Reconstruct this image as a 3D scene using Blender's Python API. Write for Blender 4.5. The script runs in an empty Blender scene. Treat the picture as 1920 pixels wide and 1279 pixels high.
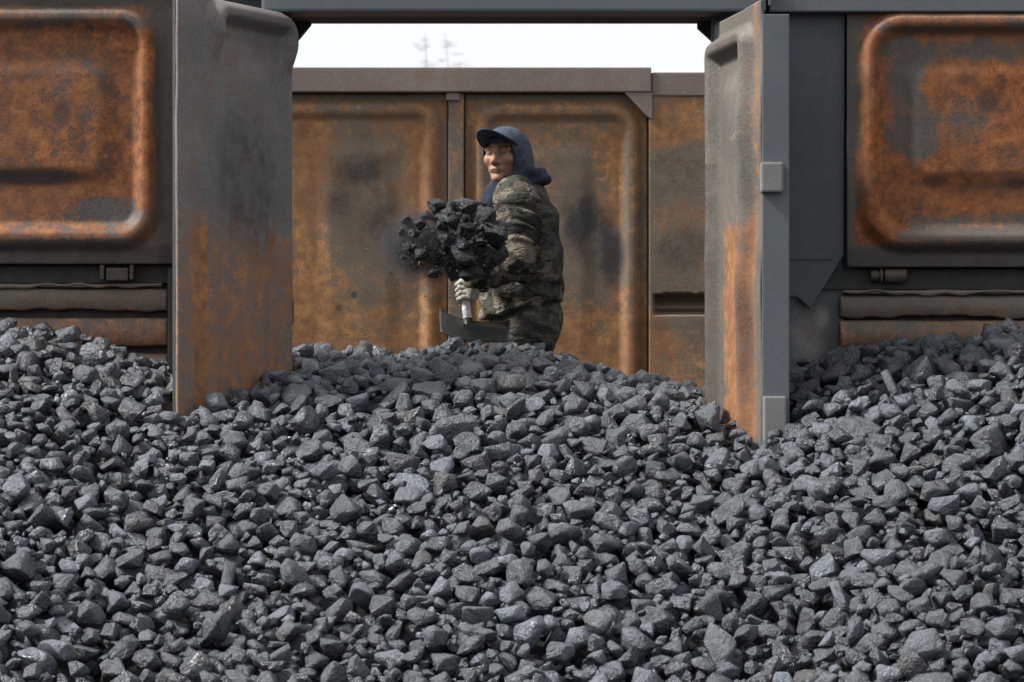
import bpy, bmesh, math, random
import numpy as np
from mathutils import Vector, Matrix, Euler

random.seed(7)
rng = np.random.default_rng(7)
sc = bpy.context.scene
col = sc.collection

# ------------------------------------------------------------------ camera
CAM_D, CAM_Z, F = 13.0, 1.5, 6188.0        # metres to the wagon wall, eye height, focal length in photo pixels
cam_data = bpy.data.cameras.new('camera')
cam = bpy.data.objects.new('camera', cam_data)
col.objects.link(cam)
cam.location = (0, -CAM_D, CAM_Z)
cam.rotation_euler = (math.radians(90), 0, 0)
cam_data.sensor_width = 36
cam_data.lens = 36 * F / 1920
cam_data.shift_y = 160.5 / 1920
cam_data.clip_end = 6000
cam_data.dof.use_dof = True
cam_data.dof.focus_distance = 12.7
cam_data.dof.aperture_fstop = 7.1
sc.camera = cam

# ------------------------------------------------------------------ sky and sun (overcast)
SUN_EL, SUN_AZ = math.radians(46), math.radians(-98)     # azimuth from +Y towards +X: front left of the wagon
w = bpy.data.worlds.new('World'); sc.world = w; w.use_nodes = True
nt = w.node_tree; nt.nodes.clear()
sky = nt.nodes.new('ShaderNodeTexSky'); sky.sky_type = 'NISHITA'; sky.sun_disc = False
sky.sun_elevation = SUN_EL; sky.sun_rotation = SUN_AZ
sky.dust_density = 4.0; sky.air_density = 1.0; sky.ozone_density = 1.0
hs = nt.nodes.new('ShaderNodeHueSaturation'); hs.inputs['Saturation'].default_value = 0.22
bg = nt.nodes.new('ShaderNodeBackground'); bg.inputs['Strength'].default_value = 0.115
out = nt.nodes.new('ShaderNodeOutputWorld')
cl = nt.nodes.new('ShaderNodeMix'); cl.data_type = 'RGBA'; cl.inputs['Factor'].default_value = .6      # even cloud cover over the clear sky
cl.inputs['B'].default_value = (6.75, 6.95, 7.3, 1)
nt.links.new(sky.outputs[0], hs.inputs['Color']); nt.links.new(hs.outputs[0], cl.inputs['A']); nt.links.new(cl.outputs['Result'], bg.inputs[0]); nt.links.new(bg.outputs[0], out.inputs[0])
sd = bpy.data.lights.new('sun', 'SUN'); sd.energy = 4.7; sd.angle = math.radians(11); sd.color = (1, .985, .955)
sun = bpy.data.objects.new('sun', sd); col.objects.link(sun)
sdir = Vector((math.sin(SUN_AZ)*math.cos(SUN_EL), math.cos(SUN_AZ)*math.cos(SUN_EL), math.sin(SUN_EL)))
sun.rotation_euler = (-sdir).to_track_quat('-Z', 'Y').to_euler()
sun.location = (-6, -8, 12)
sc.view_settings.view_transform = 'Standard'
sc.view_settings.look = 'None'
sc.view_settings.exposure = 0.7
sc.view_settings.gamma = 1.0

# ------------------------------------------------------------------ helpers
def X(px, Y=0.0): return (px - 960) / F * (CAM_D + Y)
def Z(py, Y=0.0): return CAM_Z + (800 - py) / F * (CAM_D + Y)
def pos(px, py, Y): return np.array((X(px, Y), Y, Z(py, Y)))

def sm(a, b, x):
    t = np.clip((x - a) / (b - a), 0, 1); return t*t*(3-2*t)

def wnoise(x, y, z, s=1.0, seed=0.0):
    """cheap smooth pseudo noise in -1..1"""
    x, y, z = x*s+seed, y*s+seed*1.7, z*s-seed*0.6
    return (np.sin(x*1.0+1.3*np.sin(y*1.1+.5*z)) + np.sin(y*1.27+1.1*np.sin(z*.9+.7*x)+2) + np.sin(z*1.13+1.2*np.sin(x*1.21+.4*y)+4)) / 3

def world_loc(o):
    v = Vector((0, 0, 0))
    while o is not None:
        v += o.location if not o.get('_zero') else Vector((0, 0, 0)); o = o.parent
    return v

def setparent(o, p):
    if p is None: return o
    o.parent = p
    o.matrix_parent_inverse = Matrix.Translation(-ROOTLOC.get(p.name, Vector((0, 0, 0))))
    return o
ROOTLOC = {}

def tag(o, label=None, cat=None, group=None, kind=None):
    if label: o['label'] = label
    if cat: o['category'] = cat
    if group: o['group'] = group
    if kind: o['kind'] = kind
    return o

def empty(name, loc):
    o = bpy.data.objects.new(name, None); col.objects.link(o); o.location = loc
    o.empty_display_size = .2
    ROOTLOC[o.name] = Vector(loc)
    return o

def link_mesh(name, me, mat, parent=None, smooth=True):
    o = bpy.data.objects.new(name, me); col.objects.link(o)
    if mat: me.materials.append(mat)
    if smooth and len(me.polygons): me.polygons.foreach_set('use_smooth', np.ones(len(me.polygons), bool))
    setparent(o, parent)
    return o

def np_mesh(name, V, Fc, attrs=None):
    """V (n,3) verts, Fc (m,k) equal sized faces"""
    V = np.ascontiguousarray(V, np.float32); Fc = np.ascontiguousarray(Fc, np.int32)
    me = bpy.data.meshes.new(name)
    m, k = Fc.shape
    me.vertices.add(len(V)); me.vertices.foreach_set('co', V.ravel())
    me.loops.add(m*k); me.loops.foreach_set('vertex_index', Fc.ravel())
    me.polygons.add(m); me.polygons.foreach_set('loop_start', np.arange(0, m*k, k, dtype=np.int32))
    me.update(calc_edges=True)
    for n, a in (attrs or {}).items():
        at = me.attributes.new(n, 'FLOAT', 'POINT'); at.data.foreach_set('value', np.ascontiguousarray(a, np.float32).ravel())
    return me

def box(name, x0, x1, y0, y1, z0, z1, mat, parent=None, bev=.006, warp=0.0):
    bm = bmesh.new()
    bmesh.ops.create_cube(bm, size=1)
    for v in bm.verts:
        v.co = Vector(((x0+x1)/2 + v.co.x*(x1-x0), (y0+y1)/2 + v.co.y*(y1-y0), (z0+z1)/2 + v.co.z*(z1-z0)))
    if bev: bmesh.ops.bevel(bm, geom=bm.edges[:], offset=bev, segments=2, affect='EDGES', profile=.6)
    me = bpy.data.meshes.new(name); bm.to_mesh(me); bm.free()
    return link_mesh(name, me, mat, parent, smooth=False)

def prism(name, pts, y0, y1, mat, parent=None, bev=.004):
    """pts: (x,z) outline, extruded between y0 and y1"""
    bm = bmesh.new()
    a = [bm.verts.new((x, y0, z)) for x, z in pts]; b = [bm.verts.new((x, y1, z)) for x, z in pts]
    n = len(pts)
    bm.faces.new(a); bm.faces.new(b[::-1])
    for i in range(n): bm.faces.new((a[i], b[i], b[(i+1) % n], a[(i+1) % n]))
    bmesh.ops.recalc_face_normals(bm, faces=bm.faces[:])
    if bev: bmesh.ops.bevel(bm, geom=bm.edges[:], offset=bev, segments=2, affect='EDGES', profile=.6)
    me = bpy.data.meshes.new(name); bm.to_mesh(me); bm.free()
    return link_mesh(name, me, mat, parent, smooth=False)

def grid_faces(nu, nv):
    i, j = np.meshgrid(np.arange(nu-1), np.arange(nv-1), indexing='ij')
    a = i*nv + j
    return np.stack([a, a+nv, a+nv+1, a+1], -1).reshape(-1, 4)

# ------------------------------------------------------------------ materials
class NT:
    def __init__(s, name):
        s.m = bpy.data.materials.new(name); s.m.use_nodes = True
        s.t = s.m.node_tree; s.t.nodes.clear()
        s.out = s.n('ShaderNodeOutputMaterial')
    def n(s, t, **kw):
        nd = s.t.nodes.new(t)
        for k, v in kw.items():
            if hasattr(nd, k): setattr(nd, k, v)
            else: nd.inputs[k].default_value = v
        return nd
    def l(s, a, b): s.t.links.new(a, b)
    def put(s, sock, v):
        if isinstance(v, (int, float)): sock.default_value = v
        elif isinstance(v, (tuple, list)): sock.default_value = (*v, 1) if len(v) == 3 and sock.type == 'RGBA' else v
        else: s.l(v, sock)
    def math(s, op, a, b=0.0, c=0.0, clamp=False):
        nd = s.n('ShaderNodeMath', operation=op, use_clamp=clamp)
        for i, v in enumerate((a, b, c)): s.put(nd.inputs[i], v)
        return nd.outputs[0]
    def ramp(s, x, a, b, lo=0.0, hi=1.0):
        nd = s.n('ShaderNodeMapRange', interpolation_type='SMOOTHSTEP')
        for k, v in zip(('Value', 'From Min', 'From Max', 'To Min', 'To Max'), (x, a, b, lo, hi)): s.put(nd.inputs[k], v)
        return nd.outputs[0]
    def mix(s, f, a, b, mode='MIX'):
        nd = s.n('ShaderNodeMix', data_type='RGBA', blend_type=mode)
        s.put(nd.inputs['Factor'], f); s.put(nd.inputs['A'], a); s.put(nd.inputs['B'], b)
        return nd.outputs['Result']
    def noise(s, vec, scale, detail=4, rough=.55, dist=0.0):
        nd = s.n('ShaderNodeTexNoise')
        s.put(nd.inputs['Scale'], scale); s.put(nd.inputs['Detail'], detail); s.put(nd.inputs['Roughness'], rough); s.put(nd.inputs['Distortion'], dist)
        if vec is not None: s.l(vec, nd.inputs['Vector'])
        return nd.outputs['Fac']
    def mapping(s, vec, scale=(1, 1, 1), loc=(0, 0, 0), rot=(0, 0, 0)):
        nd = s.n('ShaderNodeMapping'); s.l(vec, nd.inputs['Vector'])
        nd.inputs['Scale'].default_value = scale; nd.inputs['Location'].default_value = loc; nd.inputs['Rotation'].default_value = rot
        return nd.outputs[0]
    def attr(s, name):
        nd = s.n('ShaderNodeAttribute'); nd.attribute_name = name; return nd.outputs['Fac']
    def finish(s, colr, rough=.8, bump=None, bstr=.3, bdist=.01, spec=.5, metal=0.0, **kw):
        b = s.n('ShaderNodeBsdfPrincipled')
        s.put(b.inputs['Base Color'], colr); s.put(b.inputs['Roughness'], rough)
        s.put(b.inputs['Specular IOR Level'], spec); s.put(b.inputs['Metallic'], metal)
        for k, v in kw.items(): s.put(b.inputs[k.replace('_', ' ')], v)
        if bump is not None:
            bn = s.n('ShaderNodeBump'); bn.inputs['Strength'].default_value = bstr; bn.inputs['Distance'].default_value = bdist
            s.l(bump, bn.inputs['Height']); s.l(bn.outputs[0], b.inputs['Normal'])
        s.l(b.outputs[0], s.out.inputs['Surface'])
        return s.m

def rust_metal(name, paint, paint2, rust=((.075, .036, .024), (.215, .088, .036), (.34, .155, .07)), bias=0.0, seed=0.0, speckle=.5, noise_amt=1.0, rough=.8, relief=.5):
    """old painted steel. vertex attribute 'rust' says where the paint has gone, 'soot' where coal dirt sticks and rim shade is painted in, 'bare' where it is worn pale and lit rims are painted in"""
    t = NT(name)
    geo = t.n('ShaderNodeNewGeometry'); p = t.mapping(geo.outputs['Position'], loc=(seed, seed*1.3, seed*.7))
    n1 = t.noise(p, 3.2, 7, .62, .4); n2 = t.noise(p, 17, 6, .65); n3 = t.noise(p, 95, 4, .7); n4 = t.noise(p, 260, 2, .7)
    st = t.noise(t.mapping(p, scale=(16, 16, 1.1)), 1.0, 5, .6)
    a = t.math('ADD', t.attr('rust'), bias)
    for n, k in ((n1, 1.0), (n2, 1.0), (n3, 1.25), (st, .6), (n4, .9)):
        a = t.math('MULTIPLY_ADD', t.math('SUBTRACT', n, .5), k*noise_amt, a)
    rm = t.ramp(a, .28, .72)
    rr = t.math('ADD', t.math('ADD', t.math('MULTIPLY', n2, .5), t.math('MULTIPLY', n3, .35)), t.math('MULTIPLY', n4, .2))
    cr = t.n('ShaderNodeValToRGB'); t.l(rr, cr.inputs[0])
    e = cr.color_ramp.elements
    e[0].position, e[0].color = .425, (*rust[0], 1); e[1].position, e[1].color = .63, (*rust[2], 1)
    m = e.new(.525); m.color = (*rust[1], 1)
    rc = t.mix(t.ramp(n1, .35, .68), cr.outputs[0], t.mix(.55, cr.outputs[0], (.17, .088, .055)))
    pc = t.mix(t.ramp(t.math('ADD', t.math('MULTIPLY', n1, .4), t.math('MULTIPLY', n3, .6)), .42, .60), paint, paint2)
    pc = t.mix(t.ramp(t.math('ADD', t.math('MULTIPLY', st, .5), t.math('MULTIPLY', n2, .5)), .46, .60, 0, .5*noise_amt), pc, tuple(.45*q+.55*w_ for q, w_ in zip(paint, (.16, .10, .07))))
    c = t.mix(rm, pc, rc)
    sp = t.ramp(t.math('ADD', t.math('MULTIPLY', n3, .6), t.math('MULTIPLY', n4, .4)), .53, .62, 0, speckle)
    c = t.mix(sp, c, (.035, .03, .028))
    sa = t.attr('soot_shade')
    for n, k in ((n2, .9), (n3, .8), (n1, .5)):
        sa = t.math('MULTIPLY_ADD', t.math('SUBTRACT', n, .5), t.math('MULTIPLY', k, t.ramp(t.attr('soot_shade'), 0, .3)), sa)
    c = t.mix(t.ramp(sa, .12, .85, 0, .92), c, (.026, .026, .028))
    ba = t.attr('bare')
    ba = t.math('MULTIPLY_ADD', t.math('SUBTRACT', n3, .5), t.math('MULTIPLY', .9, ba), ba)
    c = t.mix(t.ramp(ba, .15, .9, 0, .85), c, (.24, .205, .175))
    bump = t.math('ADD', t.math('MULTIPLY', n2, .5), t.math('MULTIPLY', n3, .5))
    return t.finish(c, t.ramp(rm, 0, 1, rough-.2, rough+.1), bump, relief, .006, spec=.3)

M = {}
M['panel'] = rust_metal('rusty_panel_steel', (.06, .054, .048), (.115, .10, .088), rust=((.07, .03, .017), (.23, .082, .027), (.38, .155, .057)))
M['panel_r'] = rust_metal('rusty_panel_steel_right', (.07, .062, .055), (.11, .095, .08), rust=((.075, .029, .015), (.23, .076, .023), (.36, .135, .045)), seed=4.3)
M['frame'] = rust_metal('wagon_frame_paint', (.045, .042, .038), (.075, .068, .06), bias=.06, seed=2.0, speckle=.35)
M['far'] = rust_metal('far_wall_steel', (.125, .098, .070), (.185, .148, .108), rust=((.14, .07, .031), (.32, .15, .054), (.44, .235, .095)), seed=9.0, speckle=.4)
M['chord'] = rust_metal('brown_chord_steel', (.15, .12, .105), (.20, .165, .145), bias=.12, seed=5.0, speckle=.3)
M['door_l'] = rust_metal('left_door_steel', (.105, .099, .096), (.168, .157, .150), rust=((.13, .064, .033), (.29, .13, .052), (.44, .20, .075)), bias=.08, seed=12.0, speckle=.25)
M['door_r'] = rust_metal('right_door_steel', (.070, .066, .058), (.135, .125, .108), rust=((.11, .05, .022), (.24, .10, .035), (.32, .16, .065)), seed=15.0, speckle=.7)
M['blue'] = rust_metal('blue_grey_paint', (.085, .096, .108), (.105, .117, .128), bias=-.15, relief=.12, seed=7.0, speckle=.12, noise_amt=.5, rough=.65)
M['blue_dark'] = rust_metal('dark_blue_grey_paint', (.05, .06, .07), (.066, .076, .086), bias=-.13, relief=.12, seed=8.0, speckle=.12, noise_amt=.5, rough=.65)
M['far_post'] = rust_metal('far_post_steel', (.10, .088, .075), (.15, .13, .11), rust=((.14, .07, .031), (.32, .15, .054), (.44, .235, .095)), bias=.42, seed=9.5, speckle=.4)
M['sill'] = rust_metal('sill_steel', (.11, .095, .08), (.16, .135, .11), rust=((.16, .085, .05), (.30, .15, .075), (.40, .22, .12)), bias=.06, seed=3.0, speckle=.35)
M['hinge'] = rust_metal('hinge_grey', (.15, .15, .148), (.19, .19, .185), bias=-.1, seed=3, speckle=.2, noise_amt=.5, relief=.15)
M['dark'] = rust_metal('underframe_black_steel', (.022, .026, .025), (.035, .038, .036), bias=-.1, seed=6.0, speckle=.2, noise_amt=.6)

def coal_mat(name, dust=1.0, spec=.5, k=1.0):
    t = NT(name)
    oi = t.n('ShaderNodeObjectInfo'); geo = t.n('ShaderNodeNewGeometry')
    r = t.math('FRACT', t.math('ADD', oi.outputs['Random'], geo.outputs['Random Per Island']))
    p = geo.outputs['Position']
    n0 = t.noise(p, 1.6, 3, .5); n1 = t.noise(p, 22, 5, .65); n2 = t.noise(p, 75, 5, .7); n3 = t.noise(p, 170, 3, .7)
    wn = t.n('ShaderNodeTexWhiteNoise', noise_dimensions='1D'); t.l(r, wn.inputs['W'])
    r2 = wn.outputs['Value']; wn_ = t.n('ShaderNodeTexWhiteNoise', noise_dimensions='1D'); t.l(r2, wn_.inputs['W']); wn2 = wn_.outputs['Value']
    base = t.mix(t.math('POWER', r, 1.5), (.0045*k, .0058*k, .0078*k), (.020*k, .0255*k, .0345*k))
    base = t.mix(t.ramp(r2, .72, 1.0, 0, .85*dust), base, (.100*k, .118*k, .142*k))
    base = t.mix(t.ramp(r2, .0, .10, .6, 0), base, (.045, .041, .035))
    d = t.math('ADD', t.math('MULTIPLY', n1, .6), t.math('MULTIPLY', n2, .4))
    c = t.mix(t.math('MULTIPLY', t.ramp(d, .45, .57, 0, .72*dust), t.ramp(n0, .38, .62, .3, 1.0)), base, (.080, .099, .124))
    c = t.mix(t.ramp(n2, .53, .61, 0, .65), c, (.007, .008, .010))
    c = t.mix(t.ramp(n3, .58, .66, 0, .55*dust), c, (.19, .215, .25))
    ro = t.math('ADD', t.ramp(n1, .35, .65, .26, .46), t.ramp(wn2, .0, 1.0, -.13, .16))
    bump = t.math('ADD', t.math('ADD', t.math('MULTIPLY', n1, 1.0), t.math('MULTIPLY', n2, .4)), t.math('MULTIPLY', n3, .12))
    return t.finish(c, ro, bump, 1.0, .024, spec=spec, IOR=1.82)
M['coal'] = coal_mat('lump_coal')
M['coal_air'] = coal_mat('fresh_coal', .04, .22, .45)

def ground_mat():
    t = NT('coal_dust_ground'); geo = t.n('ShaderNodeNewGeometry'); p = geo.outputs['Position']
    n1 = t.noise(p, 2.5, 6); n2 = t.noise(p, 40, 6, .7)
    c = t.mix(t.ramp(t.math('ADD', t.math('MULTIPLY', n1, .5), t.math('MULTIPLY', n2, .5)), .35, .65), (.006, .006, .007), (.02, .02, .022))
    return t.finish(c, .85, n2, .8, .03, spec=.3)
M['ground'] = ground_mat()

# ------------------------------------------------------------------ heap surface
_wx = np.array([-6, -2.6, -2.02, -1.81, -1.6, -1.47, -1.32, -.85, -.55, 0, .4, .8, .97, 1.11, 1.26, 1.43, 1.55, 1.76, 1.91, 2.6, 6])
_wz = np.array([1.7, 1.92, 1.91, 1.89, 1.83, 1.785, 1.735, 1.72, 1.70, 1.72, 1.665, 1.625, 1.665, 1.745, 1.795, 1.815, 1.84, 1.835, 1.88, 1.90, 1.7])
_cx = np.array([-3, -1.0, -.8, -.5, -.2, .09, .2, .42, .64, .82, 1.1, 3])
_cz = np.array([1.75, 1.79, 1.815, 1.805, 1.84, 1.825, 1.77, 1.685, 1.655, 1.625, 1.60, 1.55])
def heap(x, y):
    """height of the coal surface"""
    x = np.asarray(x, float); y = np.asarray(y, float)
    zw = np.interp(x, _wx, _wz); zc = np.interp(x, _cx, _cz)
    d = np.maximum(-y, 0)
    drop = .15*d + .17*np.maximum(d-.45, 0) + .19*np.maximum(d-.9, 0)
    front = zw - drop
    k = np.clip(y/.7, 0, 1); ins = zw + (zc-zw)*k
    back = np.maximum(y-.72, 0)
    ins = ins - .55*back - .2*np.maximum(back-.25, 0)
    ins = np.where(y > .1, np.maximum(ins, 1.27), ins)
    z = np.where(y <= 0, front, ins) + .05*np.exp(-((x+.1)/.5)**2 - ((y+.25)/.45)**2)
    out_ = np.abs(x) - .84                      # behind the wall outside the doorway: wagon fill stays low
    z = np.where((y > .12) & (out_ > .3), np.minimum(z, 1.55), z)
    z = z + .016*wnoise(x, y, 0*x, 4.5, 1.0) + .012*wnoise(x, y, 0*x, 9.5, 3.0)
    return np.maximum(z, .03)

# ground sheet and the mound that carries the lumps
gm = np_mesh('ground', np.array([(-3000, -3000, 0), (3000, -3000, 0), (3000, 3000, 0), (-3000, 3000, 0)], float), np.array([[0, 1, 2, 3]]))
tag(link_mesh('ground', gm, M['ground'], smooth=False), kind='structure')
gx = np.linspace(-5.5, 5.5, 221); gy = np.linspace(-4.9, 3.0, 160)
GX, GY = np.meshgrid(gx, gy, indexing='ij')
GZ = heap(GX, GY) - .13 + .012*wnoise(GX, GY, GX*0, 25, 2)
edge = sm(5.5, 4.2, np.abs(GX)) * sm(-4.9, -4.3, GY)
GZ = np.where(GZ*edge < .02, -.02, GZ*edge)
mm = np_mesh('coal_mound', np.stack([GX, GY, GZ], -1).reshape(-1, 3), grid_faces(221, 160))
tag(link_mesh('coal_mound', mm, M['ground']), kind='structure')

# ------------------------------------------------------------------ wagon
WY = 3.18                       # inner face of the far wall
wagon = empty('railway_wagon', (0, 1.6, 0))
tag(wagon, 'rusty open-topped railway wagon with its double side doors swung open', 'railway wagon')

def rrect(x, z, x0, x1, z0, z1, r):
    cx, cz = (x0+x1)/2, (z0+z1)/2
    qx = np.abs(x-cx) - (x1-x0)/2 + r; qz = np.abs(z-cz) - (z1-z0)/2 + r
    return np.hypot(np.maximum(qx, 0), np.maximum(qz, 0)) + np.minimum(np.maximum(qx, qz), 0) - r

def bead(s, w, h, floor=.006):
    """profile of a pressed rim: s = distance inwards from its outer edge"""
    up = sm(0, w*.42, s); dn = 1 - sm(w*.55, w, s)
    return np.where(s < w*.48, h*up, floor + (h-floor)*dn)

def pressed(x, z, rect, r, w, h, inner=None, ir=.08, ih=.02, iw=.05):
    s = -rrect(x, z, *rect, r)
    H = bead(s, w, h)
    if inner:
        si = -rrect(x, z, *inner, ir); H = H + ih*sm(0, iw, si)
    return H

def sheet(name, x0, x1, z0, z1, y, hfun, mat, parent, afun, step=.007, side=-1):
    nu, nv = int((x1-x0)/step)+2, int((z1-z0)/step)+2
    U, V = np.meshgrid(np.linspace(x0, x1, nu), np.linspace(z0, z1, nv), indexing='ij')
    H = hfun(U, V)
    H = H + .0025*wnoise(U, V, U*0, 7, 2) + .0012*wnoise(U, V, U*0, 23, 5)
    P = np.stack([U, y + side*H, V], -1).reshape(-1, 3)
    fc = grid_faces(nu, nv)
    if side > 0: fc = fc[:, ::-1]
    A = afun(U, V)
    o = link_mesh(name, np_mesh(name, P, fc, A), mat, parent)
    s = o.modifiers.new('thickness', 'SOLIDIFY'); s.thickness = .008; s.offset = -1
    return o

def blob(px, py, cx, cy, rx, ry, soft=.5):
    d = np.sqrt(((px-cx)/rx)**2 + ((py-cy)/ry)**2); return 1 - sm(1-soft, 1+soft, d)
def rectm(px, py, x0, x1, y0, y1, s=12):
    return sm(x0-s, x0+s, px)*(1-sm(x1-s, x1+s, px))*sm(y0-s, y0+s, py)*(1-sm(y1-s, y1+s, py))
def to_px(x, z, Y): return 960 + x*F/(CAM_D+Y), 800 - (z-CAM_Z)*F/(CAM_D+Y)

# --- near side, left of the doorway
def left_attr(x, z):
    px, py = to_px(x, z, 0)
    wob = 10*wnoise(px/40, py/40, px*0, 1, 3)
    inside = rectm(px+wob, py+wob, -420, 287, 52, 402, 10)
    rust = .05 + .34*rectm(px+wob, py, -420, 292, 8, 452, 8) + .34*inside + .25*rectm(px, py, 255, 290, 60, 395, 8)
    rust -= .55*blob(px, py, 205+wob, 392, 65, 22) + .15*blob(px, py, 170, 170, 80, 60) + .12*blob(px, py, 60, 120, 120, 40)
    rust += .35*rectm(px, py, -420, 110, 412, 440, 10)*0 + .18*rectm(px, py, -420, 200, 405, 450, 8)
    soot_shade = .75*blob(px, py, 60, 332, 115, 17) + .55*blob(px, py, -200, 332, 120, 15) + .5*blob(px, py, 118, 215, 18, 28) + .35*blob(px, py, 40, 200, 14, 10)  # dirt patches; streaks at the inner field's lower edge are painted shade
    soot_shade += .42*sm(288, 308, px)*sm(-10, 60, py) + .45*sm(452, 468, py) + .3*rectm(px, py, -420, 280, 32, 48, 8)  # dark frame, and shade painted under the top and bottom rims
    bare = .33*rectm(px, py, -420, 245, 10, 30, 8) + .16*rectm(px, py, -420, 260, 412, 446, 12)  # lit rim tops painted pale
    return dict(rust=rust.ravel(), soot_shade=soot_shade.ravel(), bare=bare.ravel())
WTOP = 3.257
lw = box('side_wall', -3.6, -1.29, .105, .135, .45, WTOP-.02, M['dark'], wagon)
tag(lw, 'dark lower wall left of the doorway behind the sill strips')
sheet('pressed_panel', -3.30, X(331), Z(495), Z(-16), 0.0,
      lambda x, z: pressed(x, z, (-3.2, X(306), Z(474), Z(4)), .17, .125, .05, (-2.9, X(225), Z(352), Z(100)), .10, .018, .09),
      M['panel'], lw, left_attr)
box('top_rail', -3.6, X(492), -.05, .30, Z(-17), WTOP, M['frame'], lw)
box('jamb_plate', X(334), X(543), .06, .10, .45, Z(-14), M['blue_dark'], lw)
# --- near side, right of the doorway
def right_attr(x, z):
    px, py = to_px(x, z, 0)
    wob = 9*wnoise(px/35, py/35, px*0, 1, 6)
    inside = rectm(px+wob, py+wob, 1618, 2400, 60, 430, 9)
    rust = .10 + .30*rectm(px+wob, py, 1606, 2400, 14, 462, 8) + .40*inside + .3*rectm(px, py, 1622, 1656, 110, 440, 8) + .25*rectm(px, py, 1640, 2300, 18, 48, 8)
    rust += .2*rectm(px, py, 1720, 2300, 125, 175, 12) + .2*rectm(px, py, 1740, 2300, 300, 335, 10)
    rust -= .52*rectm(px+3.0*wob, py+3*wob, 1666, 1738, 68, 285, 22)*sm(-60, 30, 400-py-(px-1600)*.6)
    rust -= .5*blob(px, py, 1850+wob*2, 95, 90, 24) + .40*rectm(px, py, 1700, 2300, 405+wob, 450, 10) + .35*blob(px, py, 1810, 225, 55, 45)
    rust += .35*blob(px, py, 1630, 430, 50, 40)
    soot_shade = .6*blob(px, py, 1852, 190, 24, 26) + .5*blob(px, py, 1752, 340, 26, 13) + .55*blob(px, py, 1905, 345, 24, 12) + .35*blob(px, py, 1840, 350, 40, 10)  # first patch is dirt, the rest painted shade below the inner raised field
    soot_shade += .45*rectm(px, py, 1650, 2400, 50, 66, 7) + .5*sm(454, 474, py) + .25*sm(1608, 1590, px)  # shade under both rims painted dark, besides the frame edge
    soot_shade += .2*blob(px, py, 1700, 250, 40, 40)
    bare = .38*rectm(px, py, 1650, 2400, 18, 44, 9) + .18*rectm(px, py, 1690, 2400, 422, 458, 10)  # top and bottom rims painted pale where light catches them
    return dict(rust=rust.ravel(), soot_shade=soot_shade.ravel(), bare=bare.ravel())
rw = box('side_wall', 1.29, 3.6, .105, .135, .45, WTOP-.02, M['dark'], wagon)
tag(rw, 'dark lower wall right of the doorway behind the sill strips')
sheet('pressed_panel', X(1588), 3.30, Z(501), Z(-16), 0.0,
      lambda x, z: pressed(x, z, (X(1603), 3.2, Z(478), Z(12)), .19, .125, .052, (X(1690), 2.9, Z(357), Z(106)), .1, .022, .08),
      M['panel_r'], rw, right_attr)
box('top_rail', X(1440), 3.6, -.05, .30, Z(25), WTOP, M['blue'], rw)
def jamb_attr(x, z):
    px, py = to_px(x, z, 0); wob = 8*wnoise(px/20, py/20, px*0, 1, 2)
    bare = .55*blob(px+wob, py+wob, 1520, 630, 34, 60, .8) + .4*blob(px, py+wob, 1548, 590, 14, 25)
    rust = .25*sm(560, 640, py+wob) + .15*sm(1560, 1588, px)
    return dict(rust=rust.ravel(), soot_shade=(.3*blob(px, py, 1570, 640, 25, 60)).ravel(), bare=bare.ravel())
sheet('jamb_plate', X(1336), X(1588)-.004, .45, Z(20), .08, lambda x, z: 0*x, M['blue_dark'], rw, jamb_attr, step=.012)
prism('bracket_plate', [(X(1440), Z(22)), (X(1586), Z(22)), (X(1584), Z(478)), (X(1521), Z(578)), (X(1496), Z(556)), (X(1440), Z(556))], .035, .055, M['blue_dark'], rw)
box('weld_strip', X(1470), X(1560), .030, .036, Z(486), Z(483), M['blue_dark'], rw, .001)

# --- sill strips: ragged rolled plates under both panels
def strip(name, x0, x1, ztop, zbot, y, parent, rag_t=0.0, rag_b=.006, belly=.02, seed=0.0, mat=None, rust0=.1, bare=.0):
    nu, nv = int((x1-x0)/.012)+2, 13
    u = np.linspace(x0, x1, nu)
    rt = rag_t*(wnoise(u, u*0, u*0, 13, seed) + .6*wnoise(u, u*0, u*0, 37, seed+2)); rb = rag_b*(wnoise(u, u*0, u*0, 11, seed+1) + .6*wnoise(u, u*0, u*0, 41, seed))
    v = np.linspace(0, 1, nv)
    T, B = (ztop+rt)[:, None], (zbot+rb)[:, None]
    ZZ = B + (T-B)*v[None]
    YY = y - belly*np.sin(np.pi*np.clip(v, 0, 1))[None]**.8 + .006*wnoise(u, u*0, u*0, 6, seed+4)[:, None]
    P = np.stack([np.repeat(u[:, None], nv, 1), YY, ZZ], -1).reshape(-1, 3)
    rs = np.full((nu, nv), rust0) + .25*(1-v)[None]
    bb = np.full((nu, nv), bare)
    o = link_mesh(name, np_mesh(name, P, grid_faces(nu, nv), dict(rust=rs.ravel(), bare=bb.ravel())), mat or M['sill'], parent)
    s = o.modifiers.new('thickness', 'SOLIDIFY'); s.thickness = .012; s.offset = -1
    return o
for par, x0, x1, yo, sd_ in ((lw, -3.3, X(311), 0, 1.0), (rw, X(1578), 3.3, 12, 6.0)):
    strip('sill_lip', x0+.01, x1-.02, Z(531+yo), Z(537+yo), .05, par, .003, .012, .008, sd_, rust0=.0, bare=.5)
    strip('sill_strip', x0, x1, Z(541+yo), Z(583+yo*.7), .06, par, .003, .011, .014, sd_+1)
    strip('sill_strip', x0, x1, Z(596+yo*.3), Z(650), .07, par, .002, .006, .022, sd_+2, rust0=.35)
    strip('sill_strip', x0, x1, Z(662), Z(740), .07, par, .002, .006, .035, sd_+3, rust0=.3)
    box('rail_beam', x0-.2, (x1 if par is rw else X(331)) if par is lw else x1, .065, .103, Z(530+yo), Z(497+yo*.5), M['dark'], par, .004)
box('post', X(313), X(331), .02, .10, .5, Z(500), M['dark'], lw)
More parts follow.
